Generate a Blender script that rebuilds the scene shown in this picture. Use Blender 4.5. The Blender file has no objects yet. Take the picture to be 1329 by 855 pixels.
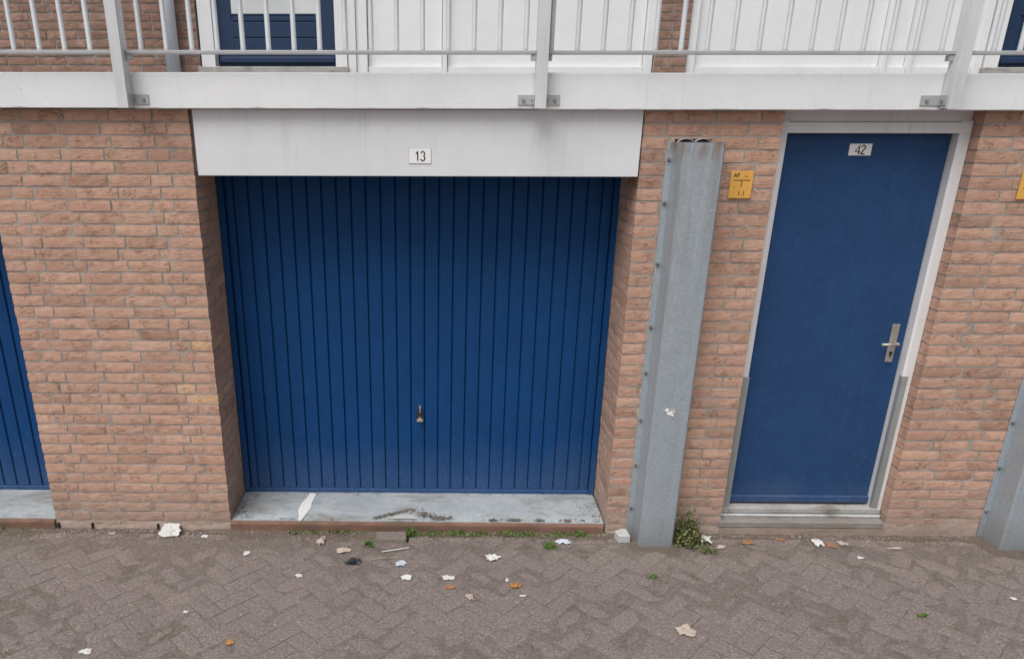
import bpy, bmesh, math, random
from mathutils import Vector, Matrix
random.seed(7)
C = bpy.context.scene.collection
scene = bpy.context.scene

# ---------------------------------------------------------------- camera
W_PX, H_PX, F_PX = 1329.0, 855.0, 950.0
YAW, PIT, ROL = 0.013753, 0.352267, 0.00194956
cam_d = bpy.data.cameras.new('camera'); cam = bpy.data.objects.new('camera', cam_d); C.objects.link(cam)
fw = Vector((-math.sin(YAW)*math.cos(PIT), math.cos(YAW)*math.cos(PIT), -math.sin(PIT)))
rt = Vector((math.cos(YAW), math.sin(YAW), 0)); up = rt.cross(fw)
rt2 = rt*math.cos(ROL)+up*math.sin(ROL); up2 = -rt*math.sin(ROL)+up*math.cos(ROL)
M = Matrix((rt2, up2, -fw)).transposed().to_4x4(); M.translation = Vector((1.24644, -3.84559, 2.30907))
cam.matrix_world = M
cam_d.sensor_width = 36; cam_d.lens = F_PX/W_PX*36
cam_d.shift_x = (W_PX/2-557.204)/W_PX; cam_d.shift_y = (509.281-H_PX/2)/W_PX
cam_d.clip_start = 0.05; cam_d.clip_end = 500
scene.camera = cam

# ---------------------------------------------------------------- light
SUN_EL, SUN_AZ = math.radians(60), math.radians(-36)       # azimuth from the viewer's side of the wall, negative is left
world = bpy.data.worlds.new('World'); scene.world = world; world.use_nodes = True
nt = world.node_tree; nt.nodes.clear()
sky = nt.nodes.new('ShaderNodeTexSky'); sky.sky_type = 'NISHITA'; sky.sun_disc = False
sky.sun_elevation = SUN_EL; sky.sun_rotation = math.pi+SUN_AZ*-1
sky.dust_density = 4; sky.air_density = 1.0; sky.ozone_density = 1.0
hs = nt.nodes.new('ShaderNodeHueSaturation'); hs.inputs['Saturation'].default_value = 0.30   # an overcast, nearly grey sky
bg = nt.nodes.new('ShaderNodeBackground'); bg.inputs['Strength'].default_value = 0.115
out = nt.nodes.new('ShaderNodeOutputWorld')
nt.links.new(sky.outputs[0], hs.inputs['Color']); nt.links.new(hs.outputs[0], bg.inputs[0]); nt.links.new(bg.outputs[0], out.inputs[0])
sd = bpy.data.lights.new('sun', 'SUN'); sd.energy = 2.2; sd.angle = math.radians(42); sd.color = (1, .985, .96)
sun = bpy.data.objects.new('sun', sd); C.objects.link(sun)
sdir = Vector((math.sin(SUN_AZ)*math.cos(SUN_EL), -math.cos(SUN_AZ)*math.cos(SUN_EL), math.sin(SUN_EL)))
sun.rotation_euler = sdir.to_track_quat('Z', 'Y').to_euler(); sun.location = (0, -6, 8)
scene.view_settings.view_transform = 'Standard'; scene.view_settings.look = 'None'
scene.view_settings.exposure = 0.16; scene.view_settings.gamma = 1

# ---------------------------------------------------------------- material helpers
class N:
    def __init__(s, name):
        s.m = bpy.data.materials.new(name); s.m.use_nodes = True; s.t = s.m.node_tree; s.t.nodes.clear()
        s.o = s.n('ShaderNodeOutputMaterial'); s.b = s.n('ShaderNodeBsdfPrincipled'); s.l(s.b.outputs[0], s.o.inputs[0])
    def n(s, k, **kw):
        x = s.t.nodes.new(k)
        for a, b in kw.items(): setattr(x, a, b)
        return x
    def l(s, a, b): s.t.links.new(a, b)
    def pos(s, scale=(1, 1, 1), rand=False):
        g = s.n('ShaderNodeNewGeometry'); mp = s.n('ShaderNodeMapping'); mp.inputs['Scale'].default_value = scale
        s.l(g.outputs['Position'], mp.inputs[0])
        if rand:
            oi = s.n('ShaderNodeObjectInfo'); mul = s.n('ShaderNodeMath', operation='MULTIPLY'); mul.inputs[1].default_value = 37.0
            s.l(oi.outputs['Random'], mul.inputs[0]); cb = s.n('ShaderNodeCombineXYZ'); s.l(mul.outputs[0], cb.inputs[0]); s.l(mul.outputs[0], cb.inputs[2])
            s.l(cb.outputs[0], mp.inputs['Location'])
        return mp.outputs[0]
    def noise(s, vec, scale, detail=5, rough=.6, dist=0):
        x = s.n('ShaderNodeTexNoise'); x.inputs['Scale'].default_value = scale; x.inputs['Detail'].default_value = detail
        x.inputs['Roughness'].default_value = rough; x.inputs['Distortion'].default_value = dist; s.l(vec, x.inputs['Vector']); return x.outputs['Fac']
    def ramp(s, fac, stops):
        r = s.n('ShaderNodeValToRGB'); e = r.color_ramp.elements
        while len(e) < len(stops): e.new(.5)
        for i, (p, c) in enumerate(stops):
            e[i].position = p; e[i].color = (c if len(c) == 4 else (*c, 1)) if isinstance(c, tuple) else (c, c, c, 1)
        s.l(fac, r.inputs[0]); return r.outputs[0]
    def mix(s, fac, a, b, mode='MIX'):
        x = s.n('ShaderNodeMix', data_type='RGBA', blend_type=mode)
        for v, i in ((fac, 0), (a, 6), (b, 7)):
            if isinstance(v, (int, float)): x.inputs[i].default_value = v
            elif isinstance(v, tuple): x.inputs[i].default_value = (*v, 1)
            else: s.l(v, x.inputs[i])
        return x.outputs[2]
    def math(s, op, a, b=0.0):
        x = s.n('ShaderNodeMath', operation=op)
        for v, i in ((a, 0), (b, 1)):
            if isinstance(v, (int, float)): x.inputs[i].default_value = v
            else: s.l(v, x.inputs[i])
        x.use_clamp = False; return x.outputs[0]
    def z(s):
        g = s.n('ShaderNodeNewGeometry'); x = s.n('ShaderNodeSeparateXYZ'); s.l(g.outputs['Position'], x.inputs[0]); return x.outputs[2]
    def below(s, z0, z1, vec=None, amp=0.0, sc=6):      # 1 below z0, 0 above z1, edge broken up by noise
        h = s.z()
        if vec is not None: h = s.math('ADD', h, s.math('MULTIPLY', s.math('SUBTRACT', s.noise(vec, sc), .5), amp))
        mr = s.n('ShaderNodeMapRange'); mr.inputs[1].default_value = z0; mr.inputs[2].default_value = z1
        mr.inputs[3].default_value = 1; mr.inputs[4].default_value = 0; s.l(h, mr.inputs[0]); return mr.outputs[0]
    def bump(s, h, dist, prev=None):
        x = s.n('ShaderNodeBump'); x.inputs['Distance'].default_value = dist; x.inputs['Strength'].default_value = 1
        s.l(h, x.inputs['Height'])
        if prev: s.l(prev, x.inputs['Normal'])
        return x.outputs[0]
    def done(s, col, rough=.8, metal=0.0, nrm=None, spec=.5):
        if isinstance(col, tuple): s.b.inputs['Base Color'].default_value = (*col, 1)
        else: s.l(col, s.b.inputs['Base Color'])
        if isinstance(rough, (int, float)): s.b.inputs['Roughness'].default_value = rough
        else: s.l(rough, s.b.inputs['Roughness'])
        s.b.inputs['Metallic'].default_value = metal; s.b.inputs['Specular IOR Level'].default_value = spec
        if nrm: s.l(nrm, s.b.inputs['Normal'])
        return s.m

def brick_mat(name, tones, wash=True):
    s = N(name); oi = s.n('ShaderNodeObjectInfo')
    base = s.ramp(oi.outputs['Random'], tones)
    v = s.pos((1, 1, 1), True)
    base = s.mix(s.ramp(s.noise(v, 26, 6, .75), [(.35, 0.), (.7, 1.)]), base, s.mix(1.0, base, (.78, .72, .68), 'MULTIPLY'))
    base = s.mix(s.ramp(s.noise(v, 9, 3), [(.5, 0.), (.75, .45)]), base, (.56, .40, .33))
    vs = s.pos((1, 1, 4.4), True)
    cr = s.noise(vs, 15, 3, .55, 1.6)
    fold = s.math('ABSOLUTE', s.math('SUBTRACT', cr, .5))              # thin folds of the hand-moulded face
    foldm = s.ramp(fold, [(0., 1.), (.014, 0.)])
    gate = s.ramp(s.noise(v, 11, 2), [(.50, 0.), (.60, 1.)])
    fm = s.math('MULTIPLY', foldm, gate)
    base = s.mix(s.math('MULTIPLY', fm, .5), base, (.20, .10, .07))
    vf = s.pos((1, 1, 1))
    base = s.mix(s.ramp(s.noise(vf, 190, 2, .8), [(.35, .0), (.75, .35)]), base, (.25, .17, .14))
    big = s.noise(vf, 2.1, 3)
    base = s.mix(s.ramp(big, [(.42, 0.), (.68, .5)]), base, s.mix(1.0, base, (.80, .76, .76), 'MULTIPLY'))
    if wash:      # cement and street dirt smeared over the lowest courses
        w = s.below(.02, .34, vf, .22, 7)
        base = s.mix(s.math('MULTIPLY', w, .85), base, s.mix(s.noise(vf, 14, 5), (.27, .205, .17), (.40, .31, .26)))
    sp = s.ramp(s.noise(vf, 34, 2), [(.70, 0.), (.74, .8)])
    base = s.mix(s.math('MULTIPLY', sp, .3), base, (.55, .52, .48))
    h = s.math('ADD', s.noise(vs, 22, 5, .7), s.math('MULTIPLY', fm, -.8))
    n1 = s.bump(h, .0042); n2 = s.bump(s.noise(vf, 160, 3, .7), .001, n1)
    return s.done(base, .93, 0, n2, .25)
T1 = [(0., (.51, .315, .232)), (.2, (.615, .385, .285)), (.45, (.665, .42, .312)), (.62, (.585, .36, .262)), (.8, (.695, .45, .338)), (.90, (.43, .265, .195)), (.95, (.635, .41, .305)), (.985, (.70, .47, .355)), (1., (.75, .49, .29))]
T2 = [(0., (.24, .145, .11)), (.3, (.33, .20, .15)), (.6, (.27, .17, .135)), (.85, (.36, .22, .165)), (1., (.21, .14, .12))]
M_BRICK = brick_mat('hand moulded brick', T1)
M_BRICK_UP = brick_mat('darker weathered brick', T2, False)

def mortar_mat():
    s = N('grey mortar'); v = s.pos()
    c = s.mix(s.noise(v, 60, 5, .8), (.29, .262, .24), (.44, .405, .372))
    c = s.mix(s.ramp(s.noise(v, 5, 3), [(.45, 0.), (.7, .6)]), c, (.17, .145, .125))
    w = s.below(.0, .3, v, .2, 7); c = s.mix(s.math('MULTIPLY', w, .7), c, (.33, .26, .215))
    return s.done(c, .95, 0, s.bump(s.noise(v, 120, 4, .8), .004), .2)
M_MORTAR = mortar_mat()

def painted(name, col, col2, rough=.55, specks=0.0, dirt=(.3, .28, .25), streak=.0, bumpd=.0006, dust=None, grain=0.0, spec=.4):
    s = N(name); v = s.pos(); base = s.mix(s.ramp(s.noise(v, 3, 4), [(.3, 0.), (.7, 1.)]), col, col2)
    if grain: base = s.mix(s.ramp(s.noise(v, 230, 2, .9), [(.35, 0.), (.7, grain)]), base, tuple(min(1, c*1.9+.02) for c in col))
    if grain: base = s.mix(s.ramp(s.noise(v, 120, 3, .9), [(.45, grain), (.55, 0.)]), base, tuple(c*.5 for c in col))
    dk = max(col) < .3
    base = s.mix(s.ramp(s.noise(v, 11, 5, .8), [(.40, .32 if dk else .05), (.55, 0.)]), base, tuple(c*.72 for c in col))
    if dk and dust:         # small chips and scratches in the dark paint
        fl = s.ramp(s.noise(s.pos((1, 1, .55)), 75, 4, .8), [(.665, 0.), (.69, .75)])
        base = s.mix(s.math('MULTIPLY', fl, s.math('ADD', s.below(.1, 1.0), .12)), base, (.24, .28, .33))
        sc = s.ramp(s.noise(s.pos((.25, 1, 5)), 26, 3, .7), [(.70, 0.), (.72, .5)])
        base = s.mix(s.math('MULTIPLY', sc, s.below(.5, 1.6)), base, (.05, .10, .19))
    if streak:
        st = s.ramp(s.noise(s.pos((1, 1, .07)), 34, 4, .7), [(.52, 0.), (.72, 1.)])
        st = s.math('MULTIPLY', st, s.ramp(s.noise(v, 2.3, 2), [(.4, 0.), (.65, 1.)]))
        base = s.mix(s.math('MULTIPLY', st, streak), base, dirt)
    if specks:
        base = s.mix(s.ramp(s.noise(v, 42, 3, .7), [(.70, 0.), (.73, specks)]), base, dirt)
    if dust:
        w = s.below(dust[0], dust[1], s.pos((1, 1, .4)), .35, 6)
        w = s.math('MULTIPLY', w, s.ramp(s.noise(v, 60, 5, .9), [(.35, .15), (.65, 1.)]))
        base = s.mix(s.math('MULTIPLY', w, dust[2]), base, (.20, .225, .25))
    nr = s.bump(s.noise(v, 70, 4, .7), bumpd)
    return s.done(base, rough, 0, nr, spec)
M_WHITE = painted('white painted concrete', (.79, .80, .805), (.72, .735, .745), .7, .5, (.36, .34, .31), .22, .0012)
M_LINTEL = painted('pale grey painted board', (.71, .72, .735), (.65, .66, .675), .6, .3, (.36, .35, .33), .30, .0008)
M_POST = painted('off white coated steel', (.66, .67, .68), (.56, .57, .58), .4, .35, (.3, .28, .25), .3)
M_BALU = painted('dulled white round bar', (.42, .435, .455), (.34, .35, .37), .45, .4, (.25, .22, .2), .4)
M_RAIL = painted('greyed coated steel', (.46, .47, .48), (.34, .35, .36), .45, .6, (.22, .2, .18), .4)
M_FRAMEW = painted('white painted timber', (.74, .74, .74), (.66, .66, .66), .5, .4, (.34, .32, .29), .35)
M_PANELW = painted('white cladding board', (.74, .745, .75), (.69, .695, .70), .5, .15, (.4, .4, .4), .15)
M_BLUE = painted('garage blue paint', (.0030, .053, .182), (.0024, .044, .150), .6, .35, (.12, .16, .22), 0, .0004, (.0, .45, .30), .30, .2)
M_BLUE2 = painted('door blue paint', (.018, .060, .162), (.014, .048, .130), .55, .4, (.12, .16, .22), .12, .0008, (.12, .34, .3), .4, .2)
M_BLUE3 = painted('upper door blue paint', (.010, .032, .082), (.008, .027, .07), .5, .2, (.1, .12, .16), 0, .0006)
M_DARK = painted('dark void', (.012, .012, .013), (.01, .01, .01), .9)
M_RUBBER = painted('black rubber seal', (.02, .02, .022), (.03, .03, .03), .7)
M_ALU = painted('worn aluminium', (.50, .47, .42), (.40, .37, .33), .4, .5, (.2, .17, .12))
M_ALU.node_tree.nodes['Principled BSDF'].inputs['Metallic'].default_value = .6
M_PLATE = painted('white number plate', (.84, .84, .83), (.80, .80, .79), .4, .2)
M_BLACK = painted('black print', (.02, .02, .02), (.03, .03, .03), .5)
M_YELLOW = painted('orange yellow plate', (.74, .40, .085), (.64, .34, .08), .5, .5, (.2, .12, .05), .3)
M_KICK = painted('brushed zinc strip', (.30, .315, .31), (.22, .235, .23), .45, .5, (.14, .13, .12), .5)
M_PAPER = painted('white paper', (.64, .64, .62), (.50, .50, .48), .9)
M_PAPER3 = painted('grimy torn paper', (.60, .59, .56), (.46, .45, .42), .9, .9, (.28, .25, .21))
M_PAPER2 = painted('beige paper', (.48, .40, .33), (.38, .31, .26), .9)
M_FOIL = painted('pale blue wrapper', (.42, .48, .55), (.60, .62, .65), .35)
M_BLKPL = painted('black plastic', (.015, .018, .022), (.03, .035, .04), .35)
M_LEAF_O = painted('dry orange leaf', (.40, .20, .06), (.28, .13, .05), .8)
M_LEAF_B = painted('dry brown leaf', (.26, .12, .06), (.34, .18, .10), .85)
M_CURT = painted('pale curtain', (.50, .52, .52), (.62, .63, .62), .9)
M_GREYPIPE = painted('grey plastic pipe', (.52, .55, .59), (.44, .47, .51), .45, .4, (.25, .24, .22), .3)
M_BOLT = painted('dull bolt steel', (.12, .125, .13), (.17, .165, .16), .5, .4)
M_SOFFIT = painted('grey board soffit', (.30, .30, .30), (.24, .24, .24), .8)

def galv():
    s = N('galvanised steel'); v = s.pos()
    vo = s.n('ShaderNodeTexVoronoi'); vo.inputs['Scale'].default_value = 110; s.l(v, vo.inputs['Vector'])
    sep = s.n('ShaderNodeSeparateColor'); s.l(vo.outputs['Color'], sep.inputs[0])
    c = s.mix(sep.outputs[0], (.33, .385, .43), (.41, .465, .51))
    c = s.mix(s.ramp(s.noise(v, 160, 3, .8), [(.5, 0.), (.8, .35)]), c, (.52, .57, .60))
    st = s.ramp(s.noise(s.pos((1, 1, .06)), 22, 5, .7), [(.4, 0.), (.7, 1.)])
    hi = s.ramp(s.math('SUBTRACT', 1.0, s.below(1.1, 2.3)), [(0., 0.), (1., 1.)])
    c = s.mix(s.math('MULTIPLY', st, s.math('ADD', s.math('MULTIPLY', hi, .55), .12)), c, (.24, .215, .19))
    rust = s.math('MULTIPLY', s.math('SUBTRACT', 1.0, s.below(2.12, 2.24, s.pos((1, 1, .2)), .12, 20)), s.ramp(s.noise(s.pos((1, 1, .25)), 24, 4), [(.42, 0.), (.6, 1.)]))
    c = s.mix(s.math('MULTIPLY', rust, .75), c, (.22, .10, .05))
    c = s.mix(s.math('MULTIPLY', s.below(.0, .22, v, .15, 9), .5), c, (.20, .18, .165))
    c = s.mix(s.ramp(s.noise(v, 30, 4, .8), [(.66, 0.), (.72, .5)]), c, (.60, .62, .62))
    return s.done(c, s.ramp(s.noise(v, 12, 4), [(.3, .45), (.7, .65)]), .35, s.bump(s.noise(v, 50, 3), .0008), .5)
M_GALV = galv()

def concrete(name, a, b, stain, st=.5, bd=.004):
    s = N(name); v = s.pos(); c = s.mix(s.ramp(s.noise(v, 6, 6, .7), [(.3, 0.), (.7, 1.)]), a, b)
    c = s.mix(s.ramp(s.noise(v, 90, 4, .8), [(.4, 0.), (.75, .5)]), c, tuple(x*.6 for x in a))
    c = s.mix(s.ramp(s.noise(s.pos((.4, 1, 1)), 8, 5, .7, .6), [(.50, 0.), (.64, st)]), c, stain)
    return s.done(c, .88, 0, s.bump(s.noise(v, 45, 6, .75), bd), .3)
M_CONC = concrete('worn sill concrete', (.29, .32, .34), (.43, .46, .475), (.20, .185, .165), .7)
M_SILL2 = concrete('stained threshold stone', (.30, .28, .26), (.48, .47, .45), (.17, .14, .11), .8)
M_STEP = concrete('grimy step cement', (.21, .195, .18), (.32, .30, .28), (.24, .185, .155), .7, .006)
M_NOSE = concrete('chipped white nosing', (.42, .43, .43), (.58, .585, .58), (.20, .18, .16), .9, .002)
M_EDGE = concrete('rusty brown edging', (.175, .095, .065), (.26, .15, .11), (.12, .085, .065), .7, .003)
M_SMEAR = concrete('cement render smear', (.30, .225, .185), (.42, .33, .28), (.22, .17, .14), .6, .008)
M_STONE = concrete('pale stone', (.42, .42, .41), (.55, .55, .54), (.35, .33, .3), .3, .002)
M_FILLER = painted('white filler', (.72, .72, .70), (.6, .6, .58), .8)
M_DIRTC = painted('damp black dirt', (.07, .06, .05), (.12, .10, .08), .95)

def paver_mat():
    s = N('clay paver'); oi = s.n('ShaderNodeObjectInfo'); v = s.pos()
    c = s.ramp(oi.outputs['Random'], [(0., (.185, .145, .132)), (.4, (.215, .172, .158)), (.75, (.20, .162, .150)), (1., (.24, .190, .172))])
    c = s.mix(s.ramp(s.noise(v, 3.0, 5, .65), [(.3, 0.), (.7, .75)]), c, (.212, .172, .158))     # street dust evens the pavers out
    c = s.mix(s.ramp(s.noise(v, 58, 6, 1.), [(.50, .0), (.55, .7)]), c, (.10, .08, .07))
    c = s.mix(s.ramp(s.noise(s.pos((1, 1.01, 1.02)), 70, 6, 1.), [(.53, .0), (.575, .75)]), c, (.40, .35, .32))
    c = s.mix(s.ramp(s.noise(v, 16, 5, .8), [(.60, 0.), (.72, .35)]), c, (.14, .125, .10))
    g = s.n('ShaderNodeNewGeometry'); sx = s.n('ShaderNodeSeparateXYZ'); s.l(g.outputs['Position'], sx.inputs[0])
    mr = s.n('ShaderNodeMapRange'); mr.inputs[1].default_value = -.42; mr.inputs[2].default_value = .02
    s.l(s.math('ADD', sx.outputs[1], s.math('MULTIPLY', s.math('SUBTRACT', s.noise(v, 5), .5), .35)), mr.inputs[0])
    c = s.mix(s.math('MULTIPLY', mr.outputs[0], .45), c, (.245, .195, .165))
    return s.done(c, .92, 0, s.bump(s.noise(v, 50, 7, .95), .005, s.bump(s.noise(v, 14, 5), .006)), .25)
M_PAVER = paver_mat()
def joint_mat():
    s = N('joint sand and grit'); v = s.pos()
    c = s.mix(s.noise(v, 9, 4), (.19, .154, .139), (.23, .188, .170))
    c = s.mix(s.ramp(s.noise(v, 48, 6, .95), [(.48, .0), (.56, .65)]), c, (.10, .08, .07))
    c = s.mix(s.ramp(s.noise(s.pos((1, 1.01, 1.02)), 61, 6, .98), [(.52, .0), (.60, .7)]), c, (.36, .30, .27))
    c = s.mix(s.ramp(s.noise(v, 6, 4), [(.56, 0.), (.66, .4)]), c, (.10, .095, .06))
    return s.done(c, .97, 0, s.bump(s.noise(v, 130, 6, .95), .007), .15)
M_JOINT = joint_mat()
def dirt_mat():
    s = N('loose dirt'); v = s.pos()
    c = s.mix(s.ramp(s.noise(v, 120, 6, .95), [(.35, 0.), (.65, 1.)]), (.10, .078, .062), (.27, .215, .18))
    return s.done(c, .97, 0, s.bump(s.noise(v, 120, 6, .9), .012), .1)
M_DIRT = dirt_mat()
def rnd_mat(name, stops, rough=.85):
    s = N(name); g = s.n('ShaderNodeNewGeometry'); return s.done(s.ramp(g.outputs['Random Per Island'], stops), rough, 0, None, .25)
M_GRIT = rnd_mat('mixed grit', [(0., (.09, .07, .055)), (.35, (.20, .15, .12)), (.55, (.30, .24, .20)), (.75, (.40, .34, .29)), (.8, (.07, .055, .045)), (.955, (.62, .60, .56)), (1., (.68, .67, .64))])
M_WEED = rnd_mat('weed leaves', [(0., (.045, .085, .018)), (.4, (.09, .16, .035)), (.75, (.14, .21, .055)), (1., (.19, .22, .08))], .7)
M_SHRUB = rnd_mat('dusty shrub leaves', [(0., (.03, .04, .02)), (.3, (.07, .09, .03)), (.65, (.15, .17, .06)), (.88, (.25, .25, .11)), (1., (.20, .12, .06))], .75)
M_SILT = rnd_mat('silt crumbs', [(0., (.07, .06, .045)), (.5, (.13, .11, .085)), (.85, (.20, .175, .14)), (1., (.30, .28, .25))])
M_STRAW = rnd_mat('dry straw', [(0., (.24, .17, .11)), (.5, (.38, .29, .2)), (1., (.5, .42, .33))])

# ---------------------------------------------------------------- object helpers
def tag(o, label=None, cat=None, group=None, kind=None):
    if label: o['label'] = label
    if cat: o['category'] = cat
    if group: o['group'] = group
    if kind: o['kind'] = kind
    return o
def thing(name, label, cat, loc=(0, 0, 0), group=None):
    o = bpy.data.objects.new(name, None); C.objects.link(o); o.location = loc; o.empty_display_size = .1
    return tag(o, label, cat, group)
def link(name, me, parent=None, loc=None):
    o = bpy.data.objects.new(name, me); C.objects.link(o)
    if parent is not None:
        o.parent = parent
        if loc is None: o.location = -Vector(wloc(parent))
        else: o.location = Vector(loc)-Vector(wloc(parent))
    elif loc is not None: o.location = loc
    return o
def wloc(o):
    l = Vector(o.location)
    while o.parent: o = o.parent; l = l+Vector(o.location)
    return l
def finish(name, bm, mat, parent=None, smooth=False, loc=None, bevel=0):
    if bevel: bmesh.ops.bevel(bm, geom=list(bm.edges), offset=bevel, segments=1, affect='EDGES', clamp_overlap=True)
    me = bpy.data.meshes.new(name); bmesh.ops.recalc_face_normals(bm, faces=bm.faces); bm.to_mesh(me); bm.free()
    for m in (mat if isinstance(mat, list) else [mat]): me.materials.append(m)
    if smooth:
        for p in me.polygons: p.use_smooth = True
    return link(name, me, parent, loc)
def add_box(bm, x0, x1, y0, y1, z0, z1):
    v = [bm.verts.new(p) for p in ((x0, y0, z0), (x1, y0, z0), (x1, y1, z0), (x0, y1, z0), (x0, y0, z1), (x1, y0, z1), (x1, y1, z1), (x0, y1, z1))]
    for f in ((0, 1, 2, 3), (4, 7, 6, 5), (0, 4, 5, 1), (1, 5, 6, 2), (2, 6, 7, 3), (3, 7, 4, 0)): bm.faces.new([v[i] for i in f])
    return v
def box(name, b, mat, parent=None, bevel=.0015):
    bm = bmesh.new(); add_box(bm, *b); return finish(name, bm, mat, parent, bevel=bevel)
def add_prism(bm, pts, z0, z1, axis='z'):
    def P(a, b, c): return (a, b, c) if axis == 'z' else ((a, c, b) if axis == 'y' else (c, a, b))
    lo = [bm.verts.new(P(a, b, z0)) for a, b in pts]; hi = [bm.verts.new(P(a, b, z1)) for a, b in pts]
    n = len(pts); bm.faces.new(lo); bm.faces.new(list(reversed(hi)))
    for i in range(n): bm.faces.new([lo[i], lo[(i+1) % n], hi[(i+1) % n], hi[i]])
def add_cyl(bm, p0, p1, r0, r1=None, n=10):
    r1 = r0 if r1 is None else r1; p0 = Vector(p0); p1 = Vector(p1); d = (p1-p0).normalized()
    a = d.orthogonal().normalized(); b = d.cross(a)
    A = [bm.verts.new(p0+(a*math.cos(t)+b*math.sin(t))*r0) for t in [2*math.pi*i/n for i in range(n)]]
    B = [bm.verts.new(p1+(a*math.cos(t)+b*math.sin(t))*r1) for t in [2*math.pi*i/n for i in range(n)]]
    bm.faces.new(A); bm.faces.new(list(reversed(B)))
    for i in range(n): bm.faces.new([A[i], A[(i+1) % n], B[(i+1) % n], B[i]])

# ---------------------------------------------------------------- ground
bm = bmesh.new(); add_box(bm, -150, 150, -150, 60, -.3, -.075)
tag(finish('ground', bm, M_PAVER), kind='structure')
from mathutils import noise as mn
bm = bmesh.new(); add_box(bm, -9, 13, -8, .02, -.074, -.0062)
_nx, _ny = 330, 78; _g = []                                   # sand washed into and over the joints
for _i in range(_nx+1):
    _r = []
    for _j in range(_ny+1):
        _x = -1.9+7.1*_i/_nx; _y = .012-1.70*_j/_ny
        _h = mn.fractal(Vector((_x*1.7, _y*2.3, 4.)), 1.0, 2.1, 5)*.010+mn.noise(Vector((_x*23, _y*23, 1)))*.0011
        _e = max(0, min(1, min(_i, _nx-_i)/14, (_ny-_j)/12))
        _r.append(bm.verts.new((_x, _y, -.0064+_e*max(.0006, min(.0044, _h*.40+.0034+max(0, .0035+_y*.014))))))
    _g.append(_r)
for _i in range(_nx):
    for _j in range(_ny): bm.faces.new([_g[_i][_j], _g[_i][_j+1], _g[_i+1][_j+1], _g[_i+1][_j]])
pavement = finish('pavement', bm, M_JOINT, None, True); tag(pavement, kind='structure')

PGAP = .0045
def paver_mesh(L, Wd, seed, H=.05):
    r = random.Random(seed); bm = bmesh.new(); nx, ny = 3, 2; ring = []
    l, w = L/2-PGAP/2, Wd/2-PGAP/2; g = {}
    for i in range(nx+1):
        for j in range(ny+1):
            x = -l+2*l*i/nx; y = -w+2*w*j/ny; e = i in (0, nx) or j in (0, ny)
            g[i, j] = bm.verts.new((x+(r.uniform(-.0015, .0015)), y+r.uniform(-.0015, .0015), (-.0025 if e else 0)+r.uniform(-.0012, .0008)))
    for i in range(nx):
        for j in range(ny): bm.faces.new([g[i, j], g[i+1, j], g[i+1, j+1], g[i, j+1]])
    loop = [g[i, 0] for i in range(nx+1)]+[g[nx, j] for j in range(1, ny+1)]+[g[i, ny] for i in range(nx-1, -1, -1)]+[g[0, j] for j in range(ny-1, 0, -1)]
    bot = [bm.verts.new((v.co.x, v.co.y, -H)) for v in loop]; n = len(loop)
    for k in range(n): bm.faces.new([loop[(k+1) % n], loop[k], bot[k], bot[(k+1) % n]])
    bmesh.ops.recalc_face_normals(bm, faces=bm.faces); me = bpy.data.meshes.new('paver'); bm.to_mesh(me); bm.free(); me.materials.append(M_PAVER); return me
PM = [paver_mesh(.2, .1, s) for s in range(7)]
PMH = [paver_mesh(.2, .1, 40+s, .035) for s in range(4)]
def vis(x, y):            # which pavers the photograph shows
    return y > -1.22 and (-1.40+(-y)*.55) < x < 4.80-(-y)*.72
spots = []
for k in range(-9, 34):                                       # border row along the wall
    x = -.1+k*.2+.03; 
    if -3 < x < 6.6: spots.append((x, -.062, 0))
u = Vector((math.cos(math.radians(45)), math.sin(math.radians(45)))); vv = Vector((-u.y, u.x))
for a in range(-70, 90):
    for b in range(-70, 90):
        # herringbone of 2:1 blocks: a pair of pavers repeats on this lattice
        px = a*.1+b*.2; 
        for typ in (0, 1):
            i = a; j = b
            cx = .1*(i) + .2*j*1.0; cy = .1*(i) - .2*j*1.0
            if typ == 0: q = (cx+.1, cy+.05, 0)
            else: q = (cx+.05-.0, cy+.2, 90)
            w = u*q[0]+vv*q[1]
            spots.append((w.x+1.3, w.y-1.2, 45+q[2]))
def clipped(x, y): return y > -.115-.075
far_bm = bmesh.new(); cnt = 0; rr = random.Random(3); seen_sp = []
for (x, y, r) in spots:
    if r and clipped(x, y): continue
    if not (-3.2 < x < 6.6 and y > -3.2): continue
    key = (round(x, 3), round(y, 3))
    if vis(x, y):
        seen_sp.append((x, y, r))
    else:
        me = rr.choice(PM); m = Matrix.Translation((x, y, rr.uniform(-.001, .001)))@Matrix.Rotation(math.radians(r), 4, 'Z')
        t = bmesh.new(); t.from_mesh(me); t.transform(m); tm = bpy.data.meshes.new('t'); t.to_mesh(tm); t.free(); far_bm.from_mesh(tm); bpy.data.meshes.remove(tm)
seen_sp.sort(key=lambda s: (s[0]-1.25)**2*.1+s[1]**2)
for i, (x, y, r) in enumerate(seen_sp):
    near = y > -.13
    z = rr.uniform(-.0015, .001) - (.0 if not near else .0)
    if i < 298:
        o = link('paver', rr.choice(PMH if r == 0 else PM), pavement, (x, y, z)); o.rotation_euler = (rr.uniform(-.012, .012), rr.uniform(-.008, .008), math.radians(r)+rr.uniform(-.012, .012)+(math.pi if rr.random() < .5 else 0))
    else:
        m = Matrix.Translation((x, y, z))@Matrix.Rotation(math.radians(r), 4, 'Z'); t = bmesh.new(); t.from_mesh(rr.choice(PM)); t.transform(m)
        tm = bpy.data.meshes.new('t'); t.to_mesh(tm); t.free(); far_bm.from_mesh(tm); bpy.data.meshes.remove(tm)
print('pavers in view', len(seen_sp))
me = bpy.data.meshes.new('outer_pavers'); far_bm.to_mesh(me); far_bm.free(); me.materials.append(M_PAVER)
o = link('outer_pavers', me, pavement); o['kind'] = 'stuff'
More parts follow.
